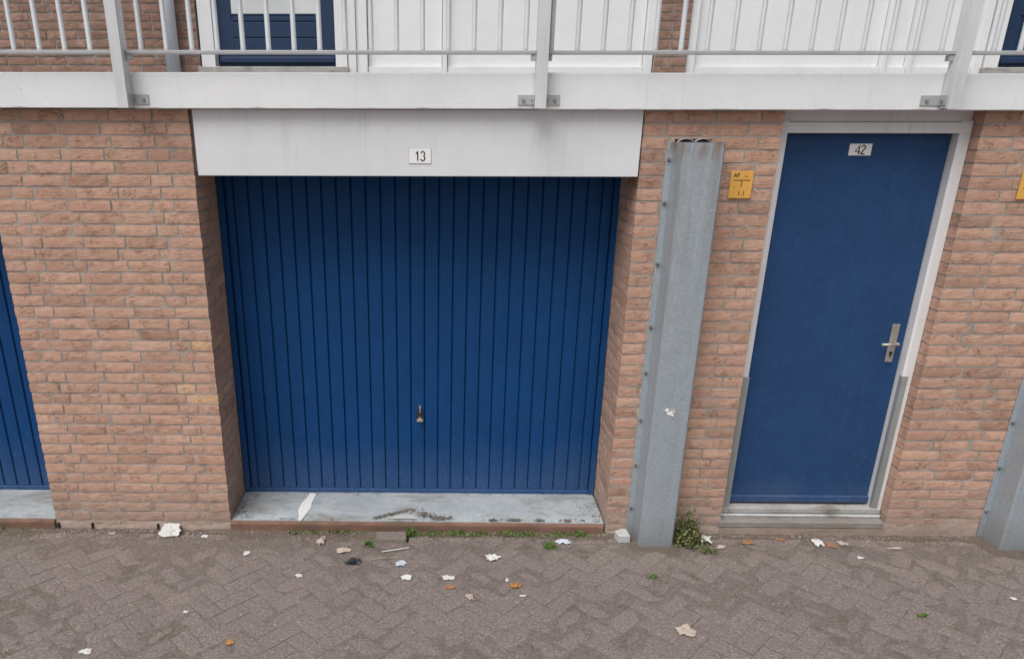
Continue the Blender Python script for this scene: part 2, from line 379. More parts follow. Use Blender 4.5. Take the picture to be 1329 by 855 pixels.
bm = bmesh.new()                                              # cut pavers closing the border of the herringbone
for k in range(-32, 67):
    x = k*.1414; 
    if -3.1 < x < 6.5:
        add_prism(bm, [(x-.058, -.118), (x+.058, -.118), (x+.012, -.165), (x-.012, -.165)], -.04, -.002+rr.uniform(-.001, .001))
o = finish('cut_pavers', bm, M_PAVER, pavement); o['kind'] = 'stuff'

# ---------------------------------------------------------------- bricks
CH = .0625; JT = .010
BM_CACHE = {}
def brick_mesh(L, D, seed, mat, H=None):
    H = H or (CH-JT); key = (round(L, 3), round(D, 3), seed, mat.name, round(H, 4))
    if key in BM_CACHE: return BM_CACHE[key]
    r = random.Random(hash(key[:3]) & 0xffff); bm = bmesh.new(); nx = 5 if L > .15 else 3; nz = 3; g = {}
    sag = r.uniform(-.0015, .0015); tl = r.uniform(-.002, .002)
    for i in range(nx+1):
        for k in range(nz+1):
            e = i in (0, nx) or k in (0, nz); x = L*i/nx; z = H*k/nz
            corner = (i in (0, nx)) and (k in (0, nz))
            if k in (0, nz): z += r.uniform(-.0011, .0011)+sag*.7*math.sin(math.pi*i/nx)
            if i in (0, nx): x += r.uniform(-.0015, .0015)
            y = (.0012 if e else 0)+(.0012 if corner else 0)+r.uniform(-.0009, .0007)+tl*.6*(i/nx-.5)
            g[i, k] = bm.verts.new((x, y, z))
    for i in range(nx):
        for k in range(nz): bm.faces.new([g[i, k], g[i+1, k], g[i+1, k+1], g[i, k+1]])
    B = [bm.verts.new(p) for p in ((0, D, 0), (L, D, 0), (L, D, H), (0, D, H))]
    bm.faces.new(B)
    bm.faces.new([g[i, 0] for i in range(nx, -1, -1)]+[B[0], B[1]]); bm.faces.new([g[i, nz] for i in range(nx+1)]+[B[2], B[3]])
    bm.faces.new([g[0, k] for k in range(nz+1)]+[B[3], B[0]]); bm.faces.new([g[nx, k] for k in range(nz, -1, -1)]+[B[1], B[2]])
    bmesh.ops.recalc_face_normals(bm, faces=bm.faces); me = bpy.data.meshes.new('brick'); bm.to_mesh(me); bm.free(); me.materials.append(mat)
    BM_CACHE[key] = me; return me
def lay(parent, x, y, z, L, D, rz=0, mat=None, proud=.0, H=None):
    o = link('brick', brick_mesh(L, D, random.randrange(6), mat or M_BRICK, H), parent, (x, y, z))
    o.rotation_euler = (random.uniform(-.012, .012), 0 if rz else random.uniform(-.004, .004), rz)
    o.location += Vector((0, random.uniform(-.0015, .0015)-proud, 0)) if not rz else Vector((random.uniform(-.001, .001), 0, 0))
    return o
def course(parent, x0, segs, z, depths, y=0., mat=None, H=None):       # segs are module lengths including one joint each
    x = x0
    for i, (s, d) in enumerate(zip(segs, depths)):
        a = 0 if i == 0 else JT/2; b = 0 if i == len(segs)-1 else JT/2
        lay(parent, x+a, y, z, s-a-b, d, 0, mat, 0, H); x += s
RV = .37        # depth of the garage reveal
NC = 38
def mortar(parent, b):
    bm = bmesh.new(); add_box(bm, *b); return finish('mortar', bm, M_MORTAR, parent)

# pier 1 : left of the numbered garage door
p1 = thing('brick_pier', 'broad brick pier between the two blue garage doors, cut off by no steel guard', 'brick wall', (-.528, 0, 0), 'brick piers under the balcony')
mortar(p1, (-1.054, -.002, .0032, RV-.002, -.05, 2.372))
for k in range(NC):
    z = (NC-1-k)*CH+JT/2; odd = k % 2 == 0
    e = random.uniform(-.002, .002)
    if odd:
        course(p1, -1.056+e, (.108, .108, .22, .22, .22, .18), z, (.21, .1, .1, .1, .1, .1))
        rev = ((.1+JT, .215), (.325, .045))
    else:
        course(p1, -1.056+e, (.171, .22, .22, .22, .11, .115), z, (.1, .1, .1, .1, .1, .21))
        rev = ((.21+JT, .15),)
    for (yy, L) in rev:      # right-hand reveal, facing +X
        lay(p1, 0, yy, z, L-JT, .06, math.pi/2)
    for (yy, L) in (((.21+JT, .15),) if odd else ((.1+JT, .215), (.325, .045))):
        lay(p1, -1.056, yy+L-JT, z, L-JT, .06, -math.pi/2)
# pier 2 : between garage and blue entrance door
X2, X3 = 2.246, 2.926
p2 = thing('brick_pier', 'brick pier behind the steel guard, between garage door and plain blue door', 'brick wall', (2.59, 0, 0), 'brick piers under the balcony')
mortar(p2, (X2+.002, X3-.003, .0032, RV-.002, -.05, 2.372))
for k in range(NC):
    z = (NC-1-k)*CH+JT/2; odd = k % 2 == 0
    if odd: segs, ds = (.135, .215, .22, .11), (.1, .1, .1, .068)
    else: segs, ds = (.115, .18, .22, .165), (.21, .1, .1, .068)
    course(p2, X2, segs, z, ds)
    for (yy, L) in (((.1+JT, .215), (.325, .045)) if odd else ((.21+JT, .15),)):
        lay(p2, X2, yy+L-JT, z, L-JT, .06, -math.pi/2)
# pier 3 : right of the entrance door
X4, X5 = 3.899, 4.955
p3 = thing('brick_pier', 'brick pier at the far right beside the white door frame', 'brick wall', (4.43, 0, 0), 'brick piers under the balcony')
mortar(p3, (X4+.003, X5-.003, .0032, RV-.002, -.05, 2.372))
for k in range(NC):
    z = (NC-1-k)*CH+JT/2; odd = k % 2 == 0
    if odd: course(p3, X4, (.165, .22, .22, .22, .11, .12), z, (.1, .1, .1, .1, .1, .21))
    else: course(p3, X4, (.215, .22, .22, .22, .181), z, (.1, .1, .1, .1, .1))

# cement smear at the foot of the walls
def smear(x0, x1, seed, h=.05):
    r = random.Random(seed); bm = bmesh.new(); n = max(4, int((x1-x0)/.03)); rows = []
    for i in range(n+1):
        x = x0+(x1-x0)*i/n; hh = h*(.8+.2*math.sin(i*.37+seed)+r.uniform(-.12, .12)); t = .006*r.uniform(.7, 1.2)
        rows.append([bm.verts.new(p) for p in ((x, .003, hh), (x, -.0012, hh*.93), (x, -t, hh*.3), (x, -t-.004, -.01))])
    for a, b in zip(rows, rows[1:]):
        for j in range(3): bm.faces.new([a[j], a[j+1], b[j+1], b[j]])
    return bm
for P, x0, x1, s, h in ((p1, -1.04, -.0, 1, .055), (p2, 2.62, 2.926, 2, .10), (p3, 3.89, 4.445, 3, .12), (p2, 2.25, 2.37, 5, .03)):
    o = finish('cement_smear', smear(x0, x1, s, h), M_SMEAR, P, True)

# ---------------------------------------------------------------- garage doors
def garage(root_loc, label, x0, x1, plate_x, first, hx):
    t = thing('garage_door', label, 'garage door', root_loc, 'ribbed blue garage doors')
    z0, z1 = .075, 2.30; Y = RV-.004; R = .0825
    bm = bmesh.new(); add_box(bm, x0, x1, Y+.022, Y+.04, z0, z1); finish('backing', bm, M_BLUE, t)
    edges = [x0+.035]
    g = first
    while g < x1-.04:
        if g > x0+.06: edges.append(g)
        g += R
    edges.append(x1-.035)
    for a, b in zip(edges, edges[1:]):        # pressed ribs, each with two sloped flanks
        bm = bmesh.new(); gp = .0032
        prof = [(a+gp*.2, Y+.0215), (a+gp*.35, Y+.010), (a+gp+.005, Y), (a+(b-a)*.5, Y-.0012), (b-.005, Y), (b-.0004, Y+.010), (b, Y+.0215)]
        add_prism(bm, prof, z0+.03, z1); finish('rib_panel', bm, M_BLUE, t)
    box('side_rail', (x0, x0+.033, Y-.018, Y+.03, z0, z1), M_BLUE, t); box('side_rail', (x1-.033, x1, Y-.018, Y+.03, z0, z1), M_BLUE, t)
    box('bottom_rail', (x0+.034, x1-.034, Y-.012, Y+.021, z0, z0+.028), M_BLUE, t, .003)
    box('bottom_seal', (x0+.01, x1-.01, Y-.006, Y+.02, z0-.012, z0-.001), M_RUBBER, t)
    if hx:
        bm = bmesh.new(); add_prism(bm, [(hx-.013, .655), (hx+.013, .655), (hx+.024, .60), (hx+.02, .575), (hx-.02, .575), (hx-.024, .60)], Y-.008, Y-.001, 'y')
        hp = finish('handle_plate', bm, M_RUBBER, t, bevel=.001)
        bm = bmesh.new(); add_cyl(bm, (hx, Y-.008, .592), (hx, Y-.035, .592), .011); add_box(bm, hx-.019, hx+.019, Y-.046, Y-.034, .584, .600)
        finish('turn_handle', bm, M_ALU, t, bevel=.001)
        bm = bmesh.new(); add_cyl(bm, (hx, Y-.001, .668), (hx, Y-.008, .668), .008); add_box(bm, hx-.0035, hx+.0035, Y-.012, Y-.004, .632, .668); finish('keyhole_cover', bm, M_ALU, t)
    return t
garage((1.12, RV, .07), 'wide royal blue ribbed garage door under the white board marked 13', .003, 2.243, 1.144, .0035, 1.131)
garage((-2.2, RV, .07), 'ribbed blue garage door partly seen at the left edge of the photo', -3.30, -1.059, 0, -3.2975, None)
# inside ends that close the openings
p0 = thing('brick_pier', 'brick pier left of the partly seen garage door, outside the photo', 'brick wall', (-3.8, 0, 0))
mortar(p0, (-4.3, -3.302, 0, RV, -.05, 2.372))

def sill(x0, x1, label, seed):
    t = thing('garage_sill', label, 'door sill', ((x0+x1)/2, .18, 0), 'concrete sills under the garage doors')
    r = random.Random(seed); bm = bmesh.new(); n = int((x1-x0)/.04); m = 7; g = {}
    for i in range(n+1):
        for j in range(m+1):
            x = x0+(x1-x0)*i/n; y = .004+(RV+.03)*j/m
            z = .0745+(.0015 if j > 1 else -.002)+r.uniform(-.0012, .0012)
            if j == 0: z -= .004; y += r.uniform(0, .006)
            g[i, j] = bm.verts.new((x, y, z))
    for i in range(n):
        for j in range(m): bm.faces.new([g[i, j], g[i+1, j], g[i+1, j+1], g[i, j+1]])
    lo = [bm.verts.new((g[i, 0].co.x, g[i, 0].co.y, -.03)) for i in range(n+1)]
    for i in range(n): bm.faces.new([g[i, 0], lo[i], lo[i+1], g[i+1, 0]])
    finish('slab', bm, M_CONC, t)
    bm = bmesh.new(); pts = [(-.012, -.02), (-.014, .052), (-.009, .064), (.003, .068), (.003, -.02)]
    n = int((x1-x0)/.08); prev = None
    for i in range(n+1):
        x = x0-.002+(x1-x0)*i/n; ring = [bm.verts.new((x, y+r.uniform(-.0012, .0012), z+r.uniform(-.0015, .0015))) for y, z in pts]
        if prev:
            for j in range(4): bm.faces.new([prev[j], prev[j+1], ring[j+1], ring[j]])
        else: bm.faces.new(ring)
        prev = ring
    bm.faces.new(prev); finish('edging', bm, M_EDGE, t)
    return t
s1 = sill(.004, 2.236, 'worn grey concrete sill with brown edging under door 13', 1)
s2 = sill(-3.3, -1.06, 'pale concrete sill with brown edging under the left garage door', 2)
def blob(bm, pts, z0, z1, n=1):
    add_prism(bm, pts, z0, z1)
bm = bmesh.new(); add_prism(bm, [(.409, -.002), (.429, -.002), (.440, .05), (.450, .10), (.462, .15), (.455, .21), (.464, .30), (.462, .335), (.424, .335), (.412, .27), (.392, .20), (.388, .11), (.405, .05)], .070, .0795)
tag(finish('filler_strip', bm, M_FILLER), 'white strip of filler smeared across the sill at lower left of door 13', 'filler strip')
bm = bmesh.new(); rs = random.Random(15)
def silt(px, py, sp, nn, sz=.004):
    for _ in range(nn):
        a = rs.uniform(0, 6.283); q = abs(rs.gauss(0, sp)); x = px+q*math.cos(a)*1.5; y = py+q*math.sin(a)
        if y < .010: continue
        k = rs.choice((4, 5)); s_ = sz*rs.uniform(.5, 1.6); z = .0752+rs.uniform(0, .0016)
        vs_ = [bm.verts.new((x+s_*1.4*math.cos(a+i*6.283/k)*rs.uniform(.7, 1.2), y+s_*math.sin(a+i*6.283/k)*rs.uniform(.7, 1.2), z)) for i in range(k)]; bm.faces.new(vs_)
arcp = [(.868, .032, .005), (.90, .055, .008), (.95, .08, .008), (1.0, .105, .010), (1.06, .128, .013), (1.11, .140, .016), (1.15, .13, .02), (1.17, .095, .02), (1.17, .05, .016)]
for (a, b, c), (d, e, f) in zip(arcp, arcp[1:]):
    for t in range(5): silt(a+(d-a)*t/5, b+(e-b)*t/5, c, 26)
for x in (1.24, 1.27, 1.30): silt(x, .04, .018, 60)
for x in (1.58, 1.69, 1.71, 1.86, 2.02): silt(x, .025, .012, 55)
for _ in range(60): silt(rs.uniform(.02, 2.2), rs.choice((rs.uniform(.01, .03), .33, .34)), .01, 6, .003)
for _ in range(70): silt(rs.choice((rs.uniform(.01, .1), rs.uniform(2.1, 2.23))), rs.uniform(.02, .33), .015, 7, .003)
tag(finish('silt_patch', bm, M_SILT), 'dark curved silt patch on the front of the sill under door 13', 'dirt patch', None, 'stuff')
bm = bmesh.new(); add_prism(bm, [(.945, .028), (.985, .060), (1.03, .078), (1.07, .080), (1.105, .060), (1.118, .028)], .0735, .0785)
tag(finish('cement_lump', bm, M_STONE, bevel=.001), 'pale cement lump inside the dark silt arc on the sill', 'cement lump')

# ---------------------------------------------------------------- board above the garage
def text_obj(name, s, size, cx, y, cz, mat, parent, bold=0):
    cu = bpy.data.curves.new('txt', 'FONT'); cu.body = s; cu.size = size; cu.align_x = 'CENTER'; cu.align_y = 'CENTER'; cu.extrude = .0006; cu.offset = bold
    to = bpy.data.objects.new('txt', cu); C.objects.link(to); dg = bpy.context.evaluated_depsgraph_get(); dg.update()
    me = bpy.data.meshes.new_from_object(to.evaluated_get(dg)); bpy.data.objects.remove(to)
    me.materials.clear(); me.materials.append(mat); me.transform(Matrix.Translation((cx, y, cz))@Matrix.Rotation(math.pi/2, 4, 'X'))
    return link(name, me, parent)
def digits_obj(name, txt, h, cx, y, cz, mat, parent, sw=.13):
    def arc(x, z, rx, rz, a0, a1, n=12): return [(x+rx*math.cos(math.radians(a0+(a1-a0)*i/n)), z+rz*math.sin(math.radians(a0+(a1-a0)*i/n))) for i in range(n+1)]
    G = {'1': [[(.12, .76), (.27, .82), (.33, 1.)], [(.33, 1.), (.33, 0)]],
         '3': [arc(.27, .735, .205, .225, 165, -60), arc(.27, .275, .235, .26, 75, -165)],
         '4': [[(.40, 0), (.40, .98), (.02, .28), (.56, .28)]],
         '2': [arc(.27, .73, .22, .23, 170, -25)+[(.06, .10), (.04, .045)], [(.02, .048), (.51, .048)]]}
    bm = bmesh.new(); w = h*sw/2; adv = .60*h; x = cx-adv*len(txt)/2
    for ci, ch in enumerate(txt):
        for k, st in enumerate(G[ch]):
            P = [Vector((x+a*h, cz-h/2+b*h)) for a, b in st]; L = []; Rr = []
            for i, p in enumerate(P):
                d = (P[min(i+1, len(P)-1)]-P[max(i-1, 0)]).normalized()
                if 0 < i < len(P)-1:
                    d1 = (p-P[i-1]).normalized(); d2 = (P[i+1]-p).normalized(); sc = 1/max(.45, d1.dot(d)) if d1.dot(d) > 0 else 1
                else: sc = 1
                nrm = Vector((-d.y, d.x))*w*min(sc, 1.6)
                L.append(bm.verts.new((p.x+nrm.x, y-.0002*k, p.y+nrm.y))); Rr.append(bm.verts.new((p.x-nrm.x, y-.0002*k, p.y-nrm.y)))
            for i in range(len(P)-1): bm.faces.new([L[i], Rr[i], Rr[i+1], L[i+1]])
        x += adv
    return finish(name, bm, mat, parent)
L1 = thing('garage_lintel', 'long pale board closing the top of the opening above door 13', 'lintel', (1.13, 0, 2.06), 'boards above the garage doors')
box('board', (.024, 2.237, -.012, .03, 2.058, 2.371), M_LINTEL, L1, .002)
box('soffit', (.0, 2.245, .034, RV+.06, 2.075, 2.371), M_SOFFIT, L1, 0)
L2 = thing('garage_lintel', 'pale board above the partly seen left garage, outside the photo', 'lintel', (-2.2, 0, 2.06), 'boards above the garage doors')
box('board', (-3.28, -1.08, -.012, .03, 2.058, 2.371), M_LINTEL, L2, .002)
box('soffit', (-3.30, -1.057, .034, RV+.06, 2.075, 2.371), M_SOFFIT, L2, 0)
n13 = thing('number_plate', 'white number plate reading 13 on the board above the garage', 'number plate', (1.144, -.0145, 2.156))
box('plate', (1.090, 1.199, -.0155, -.0125, 2.120, 2.192), M_PLATE, n13, .0005)
bm = bmesh.new(); add_box(bm, 1.0885, 1.2005, -.0140, -.0123, 2.1185, 2.1935); finish('border', bm, M_KICK, n13)
digits_obj('number', '13', .046, 1.146, -.0162, 2.155, M_BLACK, n13)

# ---------------------------------------------------------------- entrance door 42
YF, YD = .07, .125
ed = thing('entrance_door', 'plain flat blue door with steel lever in a white frame, marked 42', 'door', (3.41, YF, 0))
XA, XB = 2.930, 3.896
def jamb(x0, x1, inner):
    bm = bmesh.new()
    if inner > 0: pts = [(x0, YF), (x1-.012, YF), (x1, YF+.006), (x1, YD+.05), (x0, YD+.05)]
    else: pts = [(x0, YF+.006), (x0+.012, YF), (x1, YF), (x1, YD+.05), (x0, YD+.05)]
    add_prism(bm, pts, .086, 2.325); return finish('jamb', bm, M_FRAMEW, ed)
jamb(XA, 2.988, 1); jamb(3.842, XB, -1)
box('head', (XA, XB, YF-.002, YD+.05, 2.2655, 2.318), M_FRAMEW, ed, .002)
box('head_strip', (XA, XB, YF+.016, YD+.05, 2.320, 2.372), M_FRAMEW, ed, .001)
leaf = box('door_leaf', (2.992, 3.838, YD, YD+.04, .158, 2.262), M_BLUE2, ed, .002)
box('weather_bar', (2.994, 3.836, YD-.022, YD-.001, .166, .212), M_BLUE2, ed, .006)
box('threshold', (XA+.004, XB-.003, YF-.012, YD+.05, .118, .152), M_SILL2, ed, .004)
box('threshold_nosing', (XA-.002, XB-.001, YF-.022, YF+.01, .0965, .1130), M_NOSE, ed, .004)
M_sl = box('door_step', (XA-.02, XB-.0, -.0045, YF+.03, .052, .095), M_STEP, ed, .006)
bm = bmesh.new(); add_box(bm, XA-.003, XB+.003, -.006, .07, -.03, .051); finish('step_base', bm, M_SMEAR, ed)
# zinc strips on the lower jambs
bm = bmesh.new(); add_prism(bm, [(2.945, YF-.003), (2.9885, YF-.003), (2.9885, YF+.028), (2.9905, YF+.028), (2.9905, YF-.005), (2.945, YF-.005)], .10, .975)
finish('jamb_protector', bm, M_KICK, ed)
bm = bmesh.new(); add_prism(bm, [(3.872, YF-.003), (3.8405, YF-.003), (3.8405, YF+.022), (3.8385, YF+.022), (3.8385, YF-.005), (3.872, YF-.005)], .125, .985)
finish('jamb_protector', bm, M_KICK, ed)
# lever handle on a long plate
hpl = box('handle_plate', (3.755, 3.797, YD-.008, YD-.0005, 1.052, 1.272), M_ALU, ed, .003)
bm = bmesh.new(); add_cyl(bm, (3.779, YD-.008, 1.168), (3.779, YD-.058, 1.168), .0085); add_cyl(bm, (3.785, YD-.052, 1.168), (3.69, YD-.050, 1.166), .0085, .0075)
finish('lever', bm, M_ALU, hpl, True)
bm = bmesh.new(); add_cyl(bm, (3.776, YD-.008, 1.108), (3.776, YD-.013, 1.108), .0085); add_box(bm, 3.7725, 3.7795, YD-.012, YD-.008, 1.085, 1.108); finish('keyhole', bm, M_RUBBER, hpl)
n42 = thing('number_plate', 'white number plate reading 42 near the top of the plain blue door', 'number plate', (3.388, YD-.002, 2.19))
box('plate', (3.334, 3.447, YD-.0045, YD-.0005, 2.158, 2.215), M_PLATE, n42, .0005)
digits_obj('number', '42', .045, 3.392, YD-.0055, 2.186, M_BLACK, n42)
bm = bmesh.new(); add_box(bm, 2.93, 3.896, YD+.052, .8, -.05, 2.372); tag(finish('light_stop_block', bm, M_DARK), kind='structure')  # unseen black box added behind the door to stop light leaking through

# ---------------------------------------------------------------- steel guards
def guard(x, w, top, label, dx=0):
    t = thing('downpipe_guard', label, 'steel guard', (x, 0, 0), 'galvanised guards fixed to the brick piers')
    th = .003; D = -.148
    prof = [(x, -.005), (x+.030, -.005), (x+.038, D+.012), (x+.046, D), (x+.11, D-.0005), (x+.165, D), (x+w-.010, D+.003), (x+w, D+.014), (x+w+.008, -.005), (x+w+.034, -.005)]
    # offset inwards for sheet thickness
    inner = [(a, b+th) for a, b in prof]; inner[0] = (x, -.002); inner[1] = (x+.030+th, -.002)
    for k in (2, 3): inner[k] = (prof[k][0]+th, prof[k][1]+th)
    for k in (7, ): inner[k] = (prof[k][0]-th, prof[k][1]+th)
    inner[8] = (prof[8][0]-th, -.002); inner[9] = (prof[9][0], -.002)
    bm = bmesh.new(); n = len(prof); zs = [-.01, .03, .3, .6, .9, 1.2, 1.5, 1.8, 2.05, top]; rings = []
    r = random.Random(int(x*10))
    for z in zs:
        j = r.uniform(-.0012, .0012)
        rings.append(([bm.verts.new((a+j, b+(j if b < -.05 else 0), z)) for a, b in prof], [bm.verts.new((a+j, b+(j if b < -.05 else 0), z)) for a, b in inner]))
    for (o0, i0), (o1, i1) in zip(rings, rings[1:]):
        for k in range(n-1):
            bm.faces.new([o0[k], o0[k+1], o1[k+1], o1[k]]); bm.faces.new([i0[k+1], i0[k], i1[k], i1[k+1]])
        bm.faces.new([o0[0], o1[0], i1[0], i0[0]]); bm.faces.new([o0[-1], i0[-1], i1[-1], o1[-1]])
    for o0, i0 in (rings[0], rings[-1]):
        for k in range(n-1): bm.faces.new([o0[k], o0[k+1], i0[k+1], i0[k]])
    finish('sheet', bm, M_GALV, t)
    for z in (2.14, 1.93, 1.62, 1.28, 1.02, .74, .46, .18):
        if z < top:
            bm = bmesh.new(); add_cyl(bm, (x+.014, -.004, z), (x+.014, -.012, z), .011, .010, 6); add_cyl(bm, (x+.014, -.0115, z), (x+.014, -.018, z), .005, .004, 6); finish('bolt', bm, M_BOLT, t)
    return t
guard(2.372, .238, 2.226, 'galvanised steel guard on the brick pier right of garage door 13')
guard(4.450, .238, 2.226, 'galvanised steel guard cut off by the right edge of the photo')
bm = bmesh.new()
for cx in (2.452, 2.537):
    prev = None
    for i in range(9):
        a = math.pi*(.08+.84*i/8); ring = [bm.verts.new((cx+math.cos(a)*rad, yy, 2.228+math.sin(a)*.018-.006+(rad-.04)*.5)) for rad, yy in ((.040, -.012), (.0375, -.012), (.0375, -.03), (.040, -.03))]
        if prev:
            for j in range(4): bm.faces.new([prev[j], prev[(j+1) % 4], ring[(j+1) % 4], ring[j]])
        prev = ring
tag(finish('pipe_bracket', bm, M_POST), 'small white double-arched bracket on top of the steel guard beside door 13', 'bracket')
bm = bmesh.new(); add_cyl(bm, (2.50, -.065, -.01), (2.50, -.065, 2.20), .04, n=16); tag(finish('drain_pipe', bm, M_DARK), 'dark drain pipe standing inside the middle steel guard', 'pipe')
bm = bmesh.new(); add_prism(bm, [(2.40, -.002), (2.405, .0)] and [(2.405, -.004), (2.585, -.004), (2.585, -.0005), (2.405, -.0005)], 2.222, 2.238); tag(finish('hollow_shade', bm, M_DARK), 'dark strip standing in for the shaded hollow at the top of the middle steel guard', 'gap')  # dark strip on the brick paints in the shade inside the guard's open top
bm = bmesh.new()
r = random.Random(5)
t_ = thing('torn_sticker', 'small torn white sticker on the front of the steel guard', 'sticker', (2.497, -.15, .849))
for k_ in range(11):
    a0 = r.uniform(0, 6.28); ox = 2.497+r.uniform(-.02, .02); oz = .849+r.uniform(-.02, .02); q_ = r.uniform(.005, .011)
    bm = bmesh.new(); add_prism(bm, [(ox+q_*r.uniform(.5, 1.3)*math.cos(a0+i*1.0472), oz+q_*r.uniform(.5, 1.3)*math.sin(a0+i*1.0472)) for i in range(6)], -.1508-k_*.00015, -.1486, 'y'); finish('shred', bm, M_PLATE if k_ % 3 else M_PAPER2, t_)

# ---------------------------------------------------------------- yellow marker plates
def marker(x0, x1, z0, z1, label):
    t = thing('marker_plate', label, 'marker plate', ((x0+x1)/2, -.006, (z0+z1)/2), 'orange yellow marker plates on the brickwork')
    box('plate', (x0, x1, -.0095, -.006, z0, z1), M_YELLOW, t, .0012)
    w, h = x1-x0, z1-z0; yy = -.0102
    text_obj('lettering', 'AF', h*.20, x0+w*.26, yy, z0+h*.84, M_BLACK, t, .0002)
    bm = bmesh.new()
    for b in ((.60, .76, .80, .815), (.14, .88, .655, .68), (.50, .53, .655, .43), (.20, .225, .44, .38), (.80, .82, .42, .39)):
        a = (x0+w*b[0], x0+w*b[1], yy-.0004, yy+.0004, z0+h*min(b[2:]), z0+h*max(b[2:])); add_box(bm, *a)
    finish('t_mark', bm, M_BLACK, t)
    text_obj('lettering', '1.1', h*.24, x0+w*.56, yy, z0+h*.18, M_BLACK, t)
    return t
marker(2.702, 2.815, 1.955, 2.088, 'orange yellow marker plate with T mark left of door 42')
marker(4.145, 4.26, 1.955, 2.088, 'orange yellow marker plate cut by the right edge of the photo')
bm = bmesh.new(); add_cyl(bm, (2.83, -.0, 2.0), (2.83, -.012, 2.0), .004, .004, 8); tag(finish('wall_plug', bm, M_PAPER), 'tiny white wall plug beside the orange marker plate', 'wall plug')

# ---------------------------------------------------------------- balcony edge, slab
BZ0, BZ1, BY = 2.373, 2.535, -.06
PX_ = [-.262, 1.717, 3.648]
segs = [(-4.2, -.247, 'left end white concrete balcony edge, left of the first post'), (-.240, 1.712, 'white concrete balcony edge between left and middle post, above door 13'),
        (1.719, 3.640, 'white concrete balcony edge between middle and right post'), (3.650, 7.0, 'white concrete balcony edge right of the right-hand post')]
for i, (a, b, lab) in enumerate(segs):
    r = random.Random(i); bm = bmesh.new(); n = int((b-a)/.05); prev = None
    z0 = BZ0+(.002 if i == 0 else -.002*(i > 1)); z1 = BZ1-.002*(i == 3)
    for k in range(n+1):
        x = a+(b-a)*k/n; c = r.uniform(0, .0035) if r.random() < .35 else 0.
        ring = [bm.verts.new(p) for p in ((x, BY, z0+.003+c), (x, BY+.004+c, z0), (x, .30, z0), (x, .30, z1), (x, BY+.006+c, z1), (x, BY, z1-.005-c*.7))]
        if prev:
            for j in range(6): bm.faces.new([prev[j], prev[(j+1) % 6], ring[(j+1) % 6], ring[j]])
        else: bm.faces.new(ring)
        prev = ring
    bm.faces.new(prev)
    tag(finish('balcony_edge_beam', bm, M_WHITE), lab, 'beam', 'white concrete balcony edge pieces')
bm = bmesh.new(); add_box(bm, -4.2, 7, .302, 2.6, BZ0, BZ1-.004); tag(finish('balcony_floor', bm, M_SOFFIT), kind='structure')
# crumbly mortar bead under the beam on the piers
bm = bmesh.new(); r = random.Random(9)
for x0, x1 in ((-1.05, -.01), (2.25, 2.92), (3.9, 4.9)):
    x = x0
    while x < x1:
        L = r.uniform(.02, .09)
        if r.random() < .6: add_prism(bm, [(x, BZ0-.0005), (min(x+L, x1), BZ0-.0005), (min(x+L, x1)-r.uniform(0, .01), BZ0-r.uniform(.002, .009)), (x+L*.5, BZ0-r.uniform(.004, .012)), (x+r.uniform(0, .01), BZ0-r.uniform(.002, .009))], -.004-r.uniform(0, .004), .003, 'y')
        x += L+.003
o = finish('mortar_bead', bm, M_CONC); tag(o, 'crumbling grey mortar bead under the white balcony edge', 'mortar', None, 'stuff')

# ---------------------------------------------------------------- railing
rl = thing('balcony_railing', 'pale steel balcony railing with upright round bars and three flat posts', 'railing', (1.7, -.1, BZ0))
RY = -.085; TOPZ = 3.52
def post(x, kind):
    bm = bmesh.new(); add_box(bm, x-.026, x+.026, -.138, -.128, BZ0+.001, TOPZ)      # face of a T bar, with a web behind
    if kind == 0: add_box(bm, x+.006, x+.026, -.127, -.066, BZ0+.006, TOPZ)
    elif kind == 1: add_box(bm, x-.026, x+.0, -.127, -.066, BZ0+.006, TOPZ)
    else: add_box(bm, x-.026, x+.008, -.127, -.066, BZ0+.006, TOPZ)
    p = finish('post', bm, M_POST, rl, bevel=.001)
    sides = {0: (1,), 1: (-1, 1), 2: (-1,)}[kind]
    for s in sides:
        w0 = x+s*.027; w1 = x+s*(.10 if kind != 2 else .118)
        bm = bmesh.new(); a, b = sorted((w0, w1))
        add_box(bm, a, b, -.066, -.0605, 2.392, 2.437)
        c, d = sorted((w0, w0+s*.005)); add_box(bm, c, d, -.115, -.0665, 2.392, 2.437)
        finish('bracket', bm, M_RAIL, p, bevel=.0006)
        bxs = [(x+s*.075, -.066)] if kind != 2 else [(x+s*.09, -.066)]
        for bx, by in bxs:
            bm = bmesh.new(); add_cyl(bm, (bx, by, 2.414), (bx, by-.007, 2.414), .0095, .0085, 6); finish('bolt', bm, M_KICK, p)
        bm = bmesh.new(); add_cyl(bm, (w0+s*.005, -.09, 2.414), (w0+s*.012, -.09, 2.414), .009, .008, 6); finish('bolt', bm, M_KICK, p)
        bm = bmesh.new(); c, d = sorted((x+s*.026, x+s*.048)); add_box(bm, c, d, RY-.012, RY+.02, 2.584, 2.609); finish('rail_clip', bm, M_RAIL, p)
    return p
for i, x in enumerate(PX_): post(x, i)
spans = [(-4.2, PX_[0]-.028), (PX_[0]+.028, PX_[1]-.028), (PX_[1]+.028, PX_[2]-.028), (PX_[2]+.028, 7)]
for a, b in spans:
    box('lower_rail', (a, b, RY-.017, RY+.017, 2.6105, 2.627), M_RAIL, rl, .002)
    box('upper_rail', (a, b, RY-.02, RY+.02, TOPZ-.03, TOPZ-.002), M_RAIL, rl, .002)
bm = bmesh.new(); add_cyl(bm, (0, 0, 2.6275), (0, 0, TOPZ-.03), .0115, n=12); add_cyl(bm, (0, 0, 2.6275), (0, 0, 2.632), .0145, .012, n=12)
me = bpy.data.meshes.new('baluster'); bm.to_mesh(me); bm.free(); me.materials.append(M_BALU)
